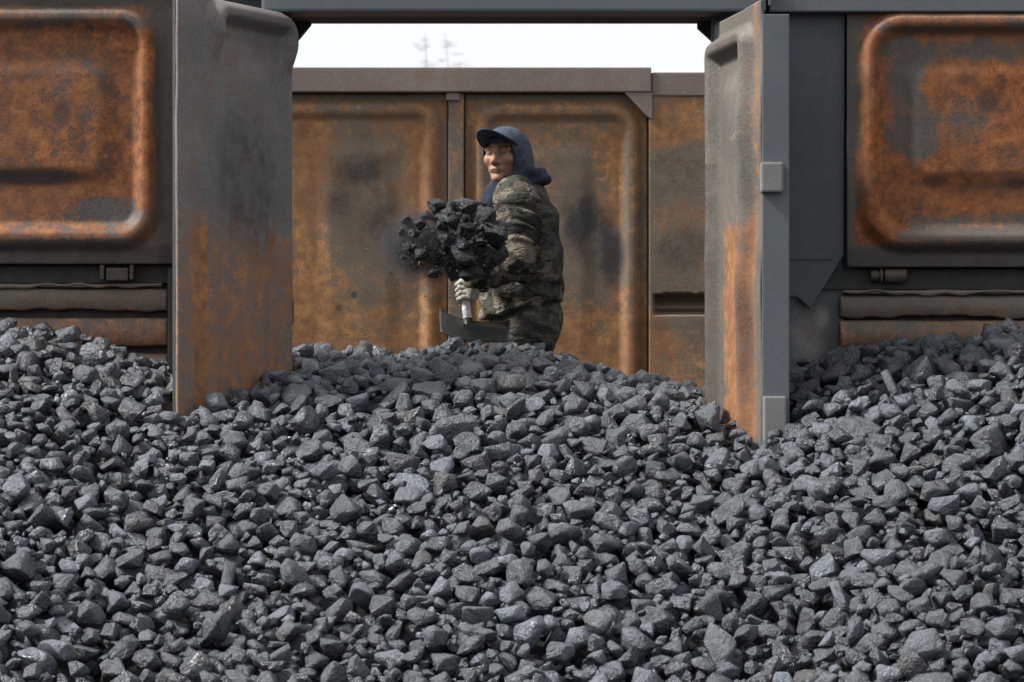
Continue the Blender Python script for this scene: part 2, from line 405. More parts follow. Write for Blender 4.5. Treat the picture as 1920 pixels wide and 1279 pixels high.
box('lock_block', X(198), X(240), .005, .063, Z(526), Z(502), M['frame'], lw, .006)
box('lock_ear', X(187), X(195), .0, .063, Z(524), Z(497), M['frame'], lw, .003)
box('lock_ear', X(243), X(250), .0, .063, Z(524), Z(497), M['frame'], lw, .003)
def cylx(name, x0, x1, y, z, r, mat, parent):
    bm = bmesh.new(); bmesh.ops.create_cone(bm, cap_ends=True, segments=20, radius1=r, radius2=r, depth=x1-x0)
    bmesh.ops.rotate(bm, verts=bm.verts[:], cent=(0, 0, 0), matrix=Matrix.Rotation(math.pi/2, 3, 'Y'))
    bmesh.ops.translate(bm, verts=bm.verts[:], vec=((x0+x1)/2, y, z))
    me = bpy.data.meshes.new(name); bm.to_mesh(me); bm.free()
    return link_mesh(name, me, mat, parent, smooth=False)
cylx('pivot_pin', X(1634), X(1650), .03, Z(516), .022, M['frame'], rw)
cylx('pivot_pin', X(1651), X(1656), .03, Z(516), .03, M['frame'], rw)
cylx('pivot_pin', X(1660), X(1700), .03, Z(516), .029, M['frame'], rw)

# --- lintel over the doorway
lb = Z(22, -.1)
lin = box('lintel_beam', X(490, -.1), X(1437, -.1), -.1, .07, lb, lb+.16, M['blue'], wagon, .012)
box('inner_chord', X(440), X(1480), .075, .33, lb+.004, lb+.16, M['dark'], lin, .01)
gz = Z(47, .3)
prism('gusset', [(X(520, .3), gz+.02), (X(584, .3), gz+.02), (X(584, .3), gz-.001), (X(552, .3), Z(86, .3)), (X(520, .3), Z(86, .3))], .27, .31, M['dark'], lin, .003)
prism('gusset', [(X(1370, .3), gz+.02), (X(1307, .3), gz+.02), (X(1307, .3), Z(54, .3)), (X(1336, .3), Z(80, .3)), (X(1370, .3), Z(80, .3))], .27, .31, M['dark'], lin, .003)
box('end_plate', X(1437), X(1442), -.105, -.04, Z(16), WTOP, M['blue'], lin, .001)

# --- doors, built flat then swung about their hinge
def door(name, hinge, near, ztop, zbot, width, hfun, afun, mat, step=.0065):
    hinge, near = np.array(hinge), np.array(near)
    L = np.linalg.norm(near-hinge); e = (near-hinge)/L
    nrm = np.array((-e[1], e[0]));               # horizontal normal
    if nrm[0]*(0-hinge[0]) < 0: nrm = -nrm       # face the doorway axis
    nu, nv = int(L/step)+2, int((ztop-zbot)/step)+2
    S, V = np.meshgrid(np.linspace(0, L, nu), np.linspace(zbot, ztop, nv), indexing='ij')
    H = hfun(S, V, L) + .003*wnoise(S, V, S*0, 6, 1) + .0016*wnoise(S, V, S*0, 19, 4)
    P = np.stack([hinge[0] + e[0]*S + nrm[0]*H, hinge[1] + e[1]*S + nrm[1]*H, V], -1).reshape(-1, 3)
    fc = grid_faces(nu, nv)
    n0 = np.cross(P[fc[0, 1]]-P[fc[0, 0]], P[fc[0, 3]]-P[fc[0, 0]])
    if n0[0]*nrm[0] + n0[1]*nrm[1] < 0: fc = fc[:, ::-1]
    o = link_mesh(name, np_mesh(name, P, fc, afun(S, V, L)), mat, wagon)
    s = o.modifiers.new('thickness', 'SOLIDIFY'); s.thickness = .014; s.offset = -1
    return o, e, nrm
def dl_h(s, z, L):
    H = pressed(s, z, (.0, L-.175, 1.0, Z(10)-.028), .11, .115, .055*(.30+.70*sm(2.86, 3.0, z)))
    t = -rrect(s, z, .17, L-.35, 1.0, Z(120), .12)
    return H + .02*sm(0, .1, t)
def dl_a(s, z, L):
    # fraction towards the near edge, and photo height at mid depth
    f = s/L; py = 800 - (z-CAM_Z)*F/12.65
    wob = .03*wnoise(s*9, z*5, s*0, 1, 2)
    low = sm(330, 520, py + 900*wob)
    rust = .08 + .34*low*(1-.25*sm(.72, .8, f)) - .10*blob(f, py, .5, 330, .3, 120)
    strip_ = rectm(f+wob*.5, py, .765, .825, 380, 1200, .012)
    rust += 1.0*rectm(f+wob*.4, py, .775, .86, 400, 1400, .015)*sm(370, 520, py) + .3*rectm(f, py, .80, .83, 560, 1500, .02)
    soot_shade = .46*blob(f+wob, py, .46, 330, .30, 140) + .15*blob(f, py, .22, 560, .2, 260)
    soot_shade += .25*rectm(f, py, .02, .76, 66, 84, .02)  # painted shade beneath the door's top rim
    bare = .22*rectm(f, py, .05, .75, 20, 45, .05)*0 + .10*sm(300, 60, py)
    return dict(rust=rust.ravel(), soot_shade=soot_shade.ravel(), bare=bare.ravel())
LH, LN = (X(548), 0.0), (X(335, -.73), -.73)
dl, e, n_ = door('door', LH, LN, Z(30), 1.18, .8, dl_h, dl_a, M['door_l'])
tag(dl, 'left door leaf, grey above and brown with an orange rust streak below')
def bar(name, p, e, n_, s0, s1, h0, h1, z0, z1, mat, parent, bev=.004):
    pts = [np.array(p) + e*s + n_*h for s, h in ((s0, h0), (s1, h0), (s1, h1), (s0, h1))]
    bm = bmesh.new()
    a = [bm.verts.new((q[0], q[1], z0)) for q in pts]; b = [bm.verts.new((q[0], q[1], z1)) for q in pts]
    bm.faces.new(a); bm.faces.new(b[::-1])
    for i in range(4): bm.faces.new((a[i], b[i], b[(i+1) % 4], a[(i+1) % 4]))
    bmesh.ops.recalc_face_normals(bm, faces=bm.faces[:])
    if bev: bmesh.ops.bevel(bm, geom=bm.edges[:], offset=bev, segments=2, affect='EDGES')
    me = bpy.data.meshes.new(name); bm.to_mesh(me); bm.free()
    return link_mesh(name, me, mat, parent, smooth=False)
LL = np.linalg.norm(np.array(LN)-np.array(LH))
bar('edge_channel', LH, e, n_, LL-.05, LL-.004, -.032, -.015, 1.18, Z(30)-.002, M['frame'], dl)
bar('hinge_pin', LH, e, n_, -.03, .012, -.05, -.008, 1.9, 2.0, M['frame'], dl)

def dr_h(s, z, L):
    H = pressed(s, z, (.01, L-.09, 1.0, Z(47)-.05), .10, .13, .055)
    t = -rrect(s, z, .17, L-.24, 1.0, Z(150), .10)
    dent = .012*wnoise(s*0, z, s*0, 9, 3)*sm(.45, .6, s)
    return H + .018*sm(0, .09, t) + dent
def dr_a(s, z, L):
    f = s/L; py = 800 - (z-CAM_Z)*F/12.7
    wob = .05*wnoise(s*7, z*4, s*0, 1, 5)
    low = sm(375, 470, py + 700*wob)
    rust = .06 + .55*low*rectm(f+wob, py, .28, .90, 0, 2000, .06) + .35*low*rectm(f, py, .42, .68, 0, 2000, .04)
    rust += .42*rectm(f, py, .86, .97, -50, 1500, .03)*sm(800, 100, py) + .2*blob(f, py, .1, 560, .15, 60)
    soot_shade = .42*rectm(f, py, .0, .16, 300, 1200, .05) + .45*blob(f, py, .8, 620, .09, 130) + .3*blob(f, py, .74, 400, .1, 90) + .3*rectm(f, py, .28, .34, 360, 1200, .02)
    bare = .30*sm(420, 160, py)*(1-.5*rectm(f, py, .25, .7, 80, 118, .03)) + .35*blob(f, py, .66, 262, .18, 7)  # worn pale; the band under the top rim is dimmed as painted shade
    return dict(rust=rust.ravel(), soot_shade=soot_shade.ravel(), bare=bare.ravel())
RH, RN = (X(1340), 0.0), (X(1428, -.75), -.75)
dr, e, n_ = door('door', RH, RN, Z(47), 1.18, .6, dr_h, dr_a, M['door_r'])
tag(dr, 'right door leaf seen almost edge on, pale grey with bright orange rust low down')
rx0, rx1 = X(1429, -.75), X(1480, -.75)
ch = box('edge_channel', rx0, rx1, -.755, -.65, 1.0, Z(27, -.75), M['blue'], dr, .004)
tag(ch, 'blue grey painted channel along the door edge')
box('hinge_block', X(1428, -.77)-.004, X(1468, -.77), -.795, -.73, Z(361, -.77), Z(305, -.77), M['hinge'], dr, .008)
box('hinge_block', X(1431, -.77), X(1474, -.77), -.795, -.73, Z(850, -.77), Z(743, -.77), M['hinge'], dr, .008)

# --- far side
def far_attr(x, z):
    px, py = to_px(x, z, WY)
    wob = 14*wnoise(px/45, py/45, px*0, 1, 9)
    low = sm(430, 620, py + 3*wob)
    rust = .50 + .16*low
    rust -= .22*blob(px+2*wob, py+wob, 672, 400, 70, 170, .7) + .25*rectm(px, py, 824, 838, 230, 400, 6) + .25*rectm(px, py, 1172, 1182, 250, 420, 4)
    rust += .22*rectm(px, py, 556, 620, 215, 640, 14) + .25*rectm(px, py, 770, 822, 230, 420, 10) + .25*rectm(px, py, 885, 910, 205, 300, 10)
    rust += .25*rectm(px, py, 1110, 1165, 250, 430, 14)
    rust -= .35*blob(px+wob, py+wob, 1090, 430, 50, 120) + .2*rectm(px, py, 540, 1210, 160, 190, 6)
    rust -= .1*blob(px, py, 960, 300, 120, 60)
    soot_shade = .5*blob(px+2*wob, py+wob, 1110, 450, 42, 75) + .35*blob(px, py+wob, 1085, 390, 40, 60) + .40*blob(px, py, 680, 390, 60, 90) + .35*blob(px, py, 670, 300, 80, 40)
    soot_shade += .22*blob(px, py, 740, 500, 50, 120) + .65*blob(px, py, 664, 553, 7, 7) + .55*blob(px, py, 636, 578, 8, 8) + .35*rectm(px, py, 820, 842, 200, 470, 8)*.6
    soot_shade += .35*blob(px, py, 1150, 470, 20, 110) + .3*blob(px+wob, py, 600, 380, 40, 50)
    soot_shade += .3*rectm(px, py, 560, 800, 214, 230, 7) + .3*rectm(px, py, 905, 1160, 212, 234, 7)  # dark bands painted as shade below the far panels' top rims
    bare = .22*rectm(px, py, 540, 815, 184, 205, 8) + .18*rectm(px, py, 880, 1180, 186, 204, 8) + .6*blob(px, py, 672, 203, 5, 5) + .4*blob(px, py, 1045, 365, 18, 4)  # lit upper rims painted pale, plus small worn spots
    return dict(rust=rust.ravel(), soot_shade=soot_shade.ravel(), bare=bare.ravel())
fx = lambda p: X(p, WY); fz = lambda p: Z(p, WY)
fw = box('side_wall', -3.6, 3.6, WY+.05, WY+.07, .45, WTOP-.05, M['dark'], wagon)
tag(fw, 'far side wall of the wagon, orange brown, seen through the doorway')
c_ = box('top_chord', -3.6, fx(1220), WY-.07, WY+.06, fz(175), fz(129), M['chord'], fw, .006)
box('top_chord', fx(1222), 3.6, WY-.06, WY+.06, fz(182), fz(138), M['chord'], fw, .006)
sheet('pressed_panel', fx(240), fx(839), 1.15, fz(176), WY, lambda x, z: pressed(x, z, (fx(262), fx(829), 1.0, fz(184)), .13, .115, .031, (fx(590), fx(755), 1.3, fz(258)), .08, .010, .09), M['far'], fw, far_attr)
sheet('pressed_panel', fx(872), fx(1214), 1.15, fz(176), WY, lambda x, z: pressed(x, z, (fx(880), fx(1206), 1.0, fz(186)), .16, .12, .033, (fx(920), fx(1120), 1.3, fz(264)), .08, .010, .09), M['far'], fw, far_attr)
box('post', fx(841), fx(870), WY-.04, WY+.04, 1.15, fz(177), M['far_post'], fw, .006)
box('post_tab', fx(837), fx(862), WY-.055, WY-.035, fz(190), fz(176), M['chord'], fw, .003)
prism('corner_gusset', [(fx(1170), fz(176)), (fx(1222), fz(176)), (fx(1222), fz(226)), (fx(1212), fz(220))], WY-.065, WY-.05, M['chord'], fw, .002)
def post_attr(x, z):
    px, py = to_px(x, z, WY)
    wob = 12*wnoise(px/40, py/40, px*0, 1, 4)
    rust = .12 + .55*blob(px+wob, py+wob, 1300, 225, 75, 45) + .45*blob(px, py+wob, 1235, 262, 40, 26) + .42*sm(560, 660, py+wob*2) + .35*blob(px, py, 1270, 410, 70, 40)
    rust += .3*blob(px, py, 1318, 480, 20, 30)
    soot_shade = .32*blob(px+wob, py, 1275, 330, 70, 90) + .4*blob(px+wob, py, 1280, 470, 60, 50) + .3*blob(px, py, 1270, 610, 70, 14)
    return dict(rust=rust.ravel(), soot_shade=soot_shade.ravel(), bare=(0*rust).ravel())
def slot_h(x, z):
    px, py = to_px(x, z, WY)
    top = 549 + 5*wnoise(px/9, px*0, px*0, 1, 2) + 3*wnoise(px/4, px*0, px*0, 1, 5) - 8*sm(1300, 1330, px)
    ins = rectm(px, py, 1226, 2400, 552, 589, 3)*(py > top)
    return .05 - .092*np.clip(ins, 0, 1) + .035*np.exp(-((py-577)/10)**2)*ins
sheet('pressed_plate', fx(1216), fx(1500), 1.15, fz(139), WY, slot_h, M['far'], fw, post_attr, step=.006)
sheet('pressed_panel', fx(1510), 3.4, 1.15, fz(183), WY, lambda x, z: pressed(x, z, (fx(1525), 3.3, 1.2, fz(195)), .14, .115, .045), M['far'], fw, far_attr, step=.012)
box('floor', -3.6, 3.6, .14, WY+.04, 1.10, 1.21, M['dark'], wagon, .01)
box('side_sill', -3.6, 3.6, .14, .30, .0, 1.09, M['dark'], wagon, .01)
box('side_sill', -3.6, 3.6, WY-.1, WY+.04, .0, 1.09, M['dark'], wagon, .01)

# ------------------------------------------------------------------ coal lumps
def ico(sub):
    bm = bmesh.new(); bmesh.ops.create_icosphere(bm, subdivisions=sub, radius=1)
    V = np.array([v.co[:] for v in bm.verts]); Fc = np.array([[v.index for v in f.verts] for f in bm.faces]); bm.free()
    return V / np.linalg.norm(V, axis=1, keepdims=True), Fc
ICO = {s: ico(s) for s in (2, 3, 4)}
def hull_stone(npts, bev, cuts=0, amp=0.0, seed=0.0, segs=1):
    """angular lump: convex hull of jittered points, edges worn round; fills a unit box"""
    P = rng.normal(size=(npts, 3)); P /= np.linalg.norm(P, axis=1, keepdims=True); P *= rng.uniform(.78, 1.1, (npts, 1))
    bm = bmesh.new()
    for p in P: bm.verts.new(p)
    r_ = bmesh.ops.convex_hull(bm, input=bm.verts[:])
    bmesh.ops.delete(bm, geom=[v for v in bm.verts if not v.link_faces], context='VERTS')
    bmesh.ops.dissolve_limit(bm, angle_limit=.22, verts=bm.verts[:], edges=bm.edges[:])
    if bev: bmesh.ops.bevel(bm, geom=bm.edges[:], offset=bev, segments=segs, affect='EDGES', profile=.5, clamp_overlap=True)
    bmesh.ops.triangulate(bm, faces=bm.faces[:])
    if cuts:
        bmesh.ops.subdivide_edges(bm, edges=[e_ for e_ in bm.edges if e_.calc_length() > .22], cuts=cuts, use_grid_fill=True)
        bmesh.ops.triangulate(bm, faces=bm.faces[:])
    bmesh.ops.recalc_face_normals(bm, faces=bm.faces[:])
    bm.verts.index_update()
    V = np.array([v.co[:] for v in bm.verts]); Fc = np.array([[v.index for v in f.verts] for f in bm.faces]); bm.free()
    if amp:
        k = amp*(wnoise(V[:, 0], V[:, 1], V[:, 2], 5, seed) + .6*wnoise(V[:, 0], V[:, 1], V[:, 2], 12, seed+4)); V = V*(1+k)[:, None]
    V = V - (V.max(0)+V.min(0))/2
    return V/np.abs(V).max(0), Fc
NVAR = 44
LUMP_ME, SHP = [], {2: [], 3: []}
for i in range(NVAR):
    V, Fc = hull_stone(int(rng.integers(12, 24)), .075, 2, .05, i*3.1, 2)
    me = np_mesh('coal_lump', V, Fc); me.materials.append(M['coal']); LUMP_ME.append(me)
    SHP[3].append(hull_stone(int(rng.integers(11, 21)), .07, 1, .045, i*2.3, 1))
    SHP[2].append(hull_stone(int(rng.integers(9, 13)), 0))
print('lump tris', np.mean([len(m.polygons) for m in LUMP_ME]), np.mean([len(q[1]) for q in SHP[3]]), np.mean([len(q[1]) for q in SHP[2]]))

x0, x1, y0, y1, GS = -2.55, 2.55, -3.15, 1.25, .008
nx, ny = int((x1-x0)/GS), int((y1-y0)/GS)
hx = x0 + (np.arange(nx)+.5)*GS; hy = y0 + (np.arange(ny)+.5)*GS
HX, HY = np.meshgrid(hx, hy, indexing='ij')
TGT = heap(HX, HY); Hm = TGT - .125
def seg_block(a, b, half):
    a, b = np.array(a), np.array(b); d = b-a; L2 = d@d
    t = np.clip(((HX-a[0])*d[0] + (HY-a[1])*d[1])/L2, 0, 1)
    return np.hypot(HX-a[0]-t*d[0], HY-a[1]-t*d[1]) < half
blocked = (np.abs(HX) > .84) & (HY > -.045) & (HY < .2)
blocked |= (HY > .12) & (np.abs(HX) > .95)
blocked |= seg_block(LH, LN, .045) | seg_block(RH, RN, .045) | ((HX > rx0-.02) & (HX < rx1+.02) & (HY > -.80) & (HY < -.64))
Hm = np.where(blocked, 9.0, Hm)
stones = []      # x y z a b c yaw tiltx tilty var
def try_place(r, K, lim):
    a, b, c = r*rng.uniform(.95, 1.35), r*rng.uniform(.78, 1.1), r*rng.uniform(.62, .98)
    yaw = rng.uniform(0, math.pi); cs, sn = math.cos(yaw), math.sin(yaw)
    n = int(a/GS)+1
    oi = np.arange(-n, n+1)*GS
    OX, OY = np.meshgrid(oi, oi, indexing='ij')
    rho = ((OX*cs+OY*sn)/a)**2 + ((-OX*sn+OY*cs)/b)**2
    prof = np.where(rho < 1, c*np.sqrt(np.maximum(1-rho, 0)), -50.0)
    best = None
    for _ in range(K):
        i, j = int(rng.integers(n+1, nx-n-1)), int(rng.integers(n+1, ny-n-1))
        z = (Hm[i-n:i+n+1, j-n:j+n+1] + prof).max() - .2*c
        e_ = z - TGT[i, j]
        if best is None or e_ < best[0]: best = (e_, i, j, z)
    e_, i, j, z = best
    if e_ > lim: return False
    up = np.where(rho < 1, z + prof, -50.0)
    Hm[i-n:i+n+1, j-n:j+n+1] = np.maximum(Hm[i-n:i+n+1, j-n:j+n+1], up)
    stones.append((hx[i], hy[j], z, a, b, c, yaw, rng.normal(0, .4), rng.normal(0, .4), int(rng.integers(NVAR))))
    return True
sizes = np.concatenate([rng.uniform(.052, .078, 260), rng.uniform(.035, .053, 3800), rng.uniform(.022, .037, 3800)])
order = rng.permutation(len(sizes)); order = np.concatenate([np.nonzero(sizes > .07)[0], order[sizes[order] <= .07]])
for k in order: try_place(sizes[k], 9, .10*sizes[k]+.004)
for k in range(3600): try_place(rng.uniform(.014, .026), 7, .0)
for k in range(2200): try_place(rng.uniform(.008, .015), 7, -.004)
S = np.array(stones)
# the 300 that show largest stand as lumps of their own, the rest is one mass
depth = CAM_D + S[:, 1]
px = 960 + S[:, 0]*F/depth; py = 800 - (S[:, 2]-CAM_Z)*F/depth
ii = np.clip(((S[:, 0]-x0)/GS).astype(int), 0, nx-1); jj = np.clip(((S[:, 1]-y0)/GS).astype(int), 0, ny-1)
top = (S[:, 2] + S[:, 5]*.98 >= Hm[ii, jj])
score = S[:, 3]*S[:, 5]/depth**2 * (top) * ((px > -10) & (px < 1930) & (py < 1290) & (S[:, 1] < .85))
big = np.argsort(-score)[:280]
isbig = np.zeros(len(S), bool); isbig[big] = True
def rot(s): return Euler((s[7], s[8], s[6]), 'XYZ')
GRP = 'lumps of coal lying on the heap'
def zone(x, y, z):
    qx, qy = to_px(x, z, y)
    if qy > 1120: v = 'low'
    elif qy > 930: v = 'midway'
    else: v = 'high up'
    if y > .05: return 'on the crest of coal inside the wagon doorway'
    if qx < 330: h = 'below the left rusty panel'
    elif qx < 620: h = 'below the left door leaf'
    elif qx < 1000: h = 'below the shoveling worker'
    elif qx < 1330: h = 'below the right of the doorway'
    elif qx < 1520: h = 'below the right door leaf'
    else: h = 'below the right rusty panel'
    return v + ' on the heap ' + h
seen = {}
for k in big:
    s = S[k]
    o = bpy.data.objects.new('coal_lump', LUMP_ME[int(s[9])]); col.objects.link(o)
    o.location = s[:3]; o.scale = s[3:6]; o.rotation_euler = rot(s)
    zn = zone(*s[:3]); seen[zn] = seen.get(zn, 0) + 1
    rank = {1: 'the largest coal lump ', 2: 'the second largest coal lump ', 3: 'the third largest coal lump '}.get(seen[zn])
    if rank is None:
        fl = s[5]/s[4]; rank = ('flat' if fl < .72 else 'chunky' if fl > .92 else 'rounded') + ' dark coal lump '
    tag(o, rank + zn, 'coal lump', GRP)
Vs, Fs, off = [], {2: [], 3: []}, 0
vs_all = []
for k in np.nonzero(~isbig)[0]:
    s = S[k]; lvl = 3 if s[3] > .019 else 2
    R = np.array(rot(s).to_matrix())
    V = (SHP[lvl][int(s[9])][0]*s[3:6]) @ R.T + s[:3]
    vs_all.append(V); Fs[lvl].append(SHP[lvl][int(s[9])][1]+off); off += len(V)
me = np_mesh('coal_heap', np.concatenate(vs_all), np.concatenate(Fs[2]+Fs[3]))
tag(link_mesh('coal_heap', me, M['coal'], smooth=False), 'mass of smaller dark coal pieces spilling from the wagon doorway', 'coal', kind='stuff')
print('stones', len(S), 'tris', len(me.polygons))

# ------------------------------------------------------------------ signed distance tools for the worker
def smin(a, b, k):
    h = np.clip(.5 + .5*(b-a)/k, 0, 1); return b*(1-h) + a*h - k*h*(1-h)
def smax(a, b, k): return -smin(-a, -b, k)
def cone(P, a, b, ra, rb):
    a, b = np.array(a, float), np.array(b, float); d = b-a
    t = np.clip(((P[0]-a[0])*d[0] + (P[1]-a[1])*d[1] + (P[2]-a[2])*d[2])/(d@d), 0, 1)
    q = np.sqrt((P[0]-a[0]-t*d[0])**2 + (P[1]-a[1]-t*d[1])**2 + (P[2]-a[2]-t*d[2])**2)
    return q - (ra + (rb-ra)*t), t
def ell(P, c, r):
    c, r = np.array(c, float), np.array(r, float)
    q = np.sqrt(sum(((P[i]-c[i])/r[i])**2 for i in range(3))); return (q-1)*r.min()
def surface_nets(f, lo, hi, h):
    ax = [np.arange(lo[i], hi[i]+h, h) for i in range(3)]
    P = np.meshgrid(*ax, indexing='ij')
    V = f(P).astype(np.float32)
    s = V < 0
    c = np.zeros(tuple(n-1 for n in V.shape), np.int8)
    for di in (0, 1):
        for dj in (0, 1):
            for dk in (0, 1): c += s[di:di+c.shape[0], dj:dj+c.shape[1], dk:dk+c.shape[2]]
    act = np.argwhere((c > 0) & (c < 8))
    idx = -np.ones(c.shape, np.int64); idx[tuple(act.T)] = np.arange(len(act))
    acc = np.zeros((len(act), 3)); cnt = np.zeros(len(act))
    cor = [(i, j, k) for i in (0, 1) for j in (0, 1) for k in (0, 1)]
    for a in range(8):
        for b in range(a+1, 8):
            ca, cb = np.array(cor[a]), np.array(cor[b])
            if np.abs(ca-cb).sum() != 1: continue
            va = V[tuple((act+ca).T)]; vb = V[tuple((act+cb).T)]
            m = (va < 0) != (vb < 0); t = np.where(m, va/np.where(m, va-vb, 1), 0)
            acc[m] += (ca + t[:, None]*(cb-ca))[m]; cnt[m] += 1
    co = np.array(lo) + (act + acc/cnt[:, None])*h
    quads = []
    for d in range(3):
        e = [0, 0, 0]; e[d] = 1; u, v = [(1, 2), (2, 0), (0, 1)][d]
        A = s[:s.shape[0]-e[0], :s.shape[1]-e[1], :s.shape[2]-e[2]]; B = s[e[0]:, e[1]:, e[2]:]
        ed = np.argwhere(A != B)
        ed = ed[(ed[:, u] > 0) & (ed[:, v] > 0) & (ed[:, u] < c.shape[u]) & (ed[:, v] < c.shape[v]) & (ed[:, d] < c.shape[d])]
        flip = ~A[tuple(ed.T)]
        def cell(du, dv):
            q = ed.copy(); q[:, u] -= du; q[:, v] -= dv; return idx[tuple(q.T)]
        Q = np.stack([cell(1, 1), cell(0, 1), cell(0, 0), cell(1, 0)], -1)
        Q[flip] = Q[flip][:, ::-1]
        quads.append(Q[(Q >= 0).all(1)])
    return co, np.concatenate(quads)
def sdf_obj(name, f, lo, hi, h, mat, parent, afun=None, smooth_it=2):
    co, q = surface_nets(f, lo, hi, h)
    o = link_mesh(name, np_mesh(name, co, q, afun(co.T) if afun else None), mat, parent)
    if smooth_it:
        m = o.modifiers.new('smooth', 'SMOOTH'); m.iterations = smooth_it; m.factor = .5
    return o

# ------------------------------------------------------------------ cloth, skin, wood
def camo_mat():
    t = NT('camouflage_cloth'); geo = t.n('ShaderNodeNewGeometry'); p = geo.outputs['Position']
    pm = t.mapping(p, scale=(1, 1, 1.5), rot=(.3, .2, .4))
    a = t.noise(pm, 8.5, 3, .5, .5); b = t.noise(t.mapping(pm, loc=(5, 3, 1)), 10, 3, .5, .5); c = t.noise(t.mapping(pm, loc=(9, 7, 4)), 17, 3, .5, .8)
    k = t.mix(t.ramp(a, .49, .52), (.165, .143, .105), (.048, .051, .039))
    k = t.mix(t.ramp(b, .54, .57), k, (.075, .06, .045))
    k = t.mix(t.ramp(c, .57, .60), k, (.022, .024, .025))
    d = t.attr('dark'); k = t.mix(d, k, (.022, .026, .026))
    n = t.noise(p, 60, 5, .7); k = t.mix(t.ramp(n, .45, .7, 0, .45), k, (.04, .037, .033))
    f = t.noise(t.mapping(p, scale=(1, 1, 2.4), rot=(.5, .3, 0)), 26, 4, .5, 1.2)
    wv = t.noise(p, 400, 2)
    return t.finish(k, .92, t.math('ADD', f, t.math('MULTIPLY', wv, .04)), .9, .02, spec=.15)
def cloth_mat(name, c1, c2, sc_=30):
    t = NT(name); geo = t.n('ShaderNodeNewGeometry'); p = geo.outputs['Position']
    n = t.noise(p, sc_, 4, .6); n2 = t.noise(p, 350, 2)
    return t.finish(t.mix(t.ramp(n, .35, .7), c1, c2), .9, t.math('ADD', n, t.math('MULTIPLY', n2, .1)), .5, .012, spec=.15)
def skin_mat():
    t = NT('weathered_skin'); geo = t.n('ShaderNodeNewGeometry'); p = geo.outputs['Position']
    n = t.noise(p, 45, 4, .6)
    c = t.mix(t.ramp(n, .35, .65), (.27, .142, .095), (.37, .205, .14))
    c = t.mix(t.attr('red'), c, (.36, .13, .09)); c = t.mix(t.attr('brow'), c, (.03, .02, .017)); c = t.mix(t.attr('grime'), c, (.10, .075, .06))
    return t.finish(c, .6, n, .2, .003, spec=.35)
M['camo'] = camo_mat()
M['navy'] = cloth_mat('navy_fleece', (.038, .047, .068), (.062, .074, .10))
M['navy_dark'] = cloth_mat('dark_navy_fleece', (.016, .02, .032), (.03, .036, .052))
M['glove'] = cloth_mat('grey_knit_glove', (.30, .28, .24), (.46, .44, .39), 60)
M['skin'] = skin_mat()
M['shaft'] = cloth_mat('pale_worn_shaft', (.62, .60, .60), (.78, .76, .76), 40)
M['blade'] = rust_metal('dark_shovel_steel', (.009, .011, .010), (.016, .018, .017), bias=-.15, seed=1.5, speckle=.1, noise_amt=.5, rough=.6)

# ------------------------------------------------------------------ the worker
PY = 1.3
person = empty('person', (.03, PY, 1.28))
tag(person, 'worker in camouflage jacket, navy hood and cap, shoveling coal in the doorway', 'person')
HC = np.array((-.030, PY-.02, 2.677)); yaw = math.radians(25)
fv = np.array((-math.sin(yaw), -math.cos(yaw), 0)); lv = np.array((-fv[1], fv[0], 0))
tilt = math.radians(-3)
def head_local(P):
    d = [P[i]-HC[i] for i in range(3)]
    f = d[0]*fv[0] + d[1]*fv[1]; l = d[0]*lv[0] + d[1]*lv[1]; return f, l, d[2]
def head_world(f, l, u): return HC + fv*f + lv*l + np.array((0, 0, u))
def body_f(P):
    Q = head_local(P); L = [Q[0], np.abs(Q[1]), Q[2]]
    d = ell(Q, (-.005, 0, .018), (.094, .074, .082))
    d = smin(d, ell(Q, (.028, 0, -.052), (.066, .060, .072)), .03)
    d = smin(d, ell(L, (.058, .040, -.025), (.034, .030, .026)), .02)
    d = smin(d, ell(Q, (.076, 0, -.108), (.024, .026, .018)), .025)
    d = smin(d, cone(L, (.088, .010, .022), (.074, .052, .018), .012, .010)[0], .014)
    d = smax(d, -ell(L, (.108, .033, .001), (.022, .020, .013)), .012)
    d = smin(d, ell(L, (.082, .033, -.001), (.012, .015, .009)), .006)
    d = smin(d, cone(Q, (.092, 0, .008), (.116, 0, -.036), .008, .0135)[0], .012)
    d = smin(d, ell(L, (.098, .014, -.040), (.013, .010, .009)), .006)
    d = smin(d, ell(Q, (.090, 0, -.070), (.016, .030, .012)), .012)
    d = smax(d, -ell(Q, (.110, 0, -.073), (.010, .026, .0028)), .004)
    d = smin(d, ell(L, (-.005, .078, -.01), (.018, .012, .030)), .008)
    d = smin(d, cone(P, HC+np.array((.01, .0, -.07)), (.03, PY, 2.46), .058, .068)[0], .03)
    d = smin(d, cone(P, (.03, PY-.13, 2.45), (.03, PY+.13, 2.45), .06, .06)[0], .05)
    d = smin(d, cone(P, (.03, PY, 2.45), (.05, PY, 2.05), .11, .11)[0], .06)
    return d
def body_a(P):
    f, l, u = head_local(P); al = np.abs(l)
    front = f > .05
    red = .55*np.exp(-((u+.071)/.010)**2 - (l/.026)**2)*front + .25*np.exp(-((u+.035)/.02)**2 - ((al-.045)/.02)**2)*front + .3*np.exp(-((u+.03)/.016)**2-(l/.016)**2)*front
    brow = .85*np.exp(-((u-.021-.004*np.sin(al*40))/.006)**2)*sm(.010, .016, al)*(1-sm(.050, .058, al))*front
    brow = np.maximum(brow, .95*np.exp(-((u-.000)/.0042)**2)*sm(.017, .021, al)*(1-sm(.043, .049, al))*front)
    brow = np.maximum(brow, .7*np.exp(-((u+.0735)/.003)**2)*(1-sm(.02, .026, al))*front)
    brow = np.maximum(brow, .6*np.exp(-((u+.049)/.004)**2 - ((al-.009)/.005)**2)*front)
    grime = .28*np.exp(-((u+.085)/.03)**2) + .25*np.exp(-((u-.0)/.014)**2-((al-.033)/.022)**2)*front
    return dict(red=red, brow=brow, grime=grime)
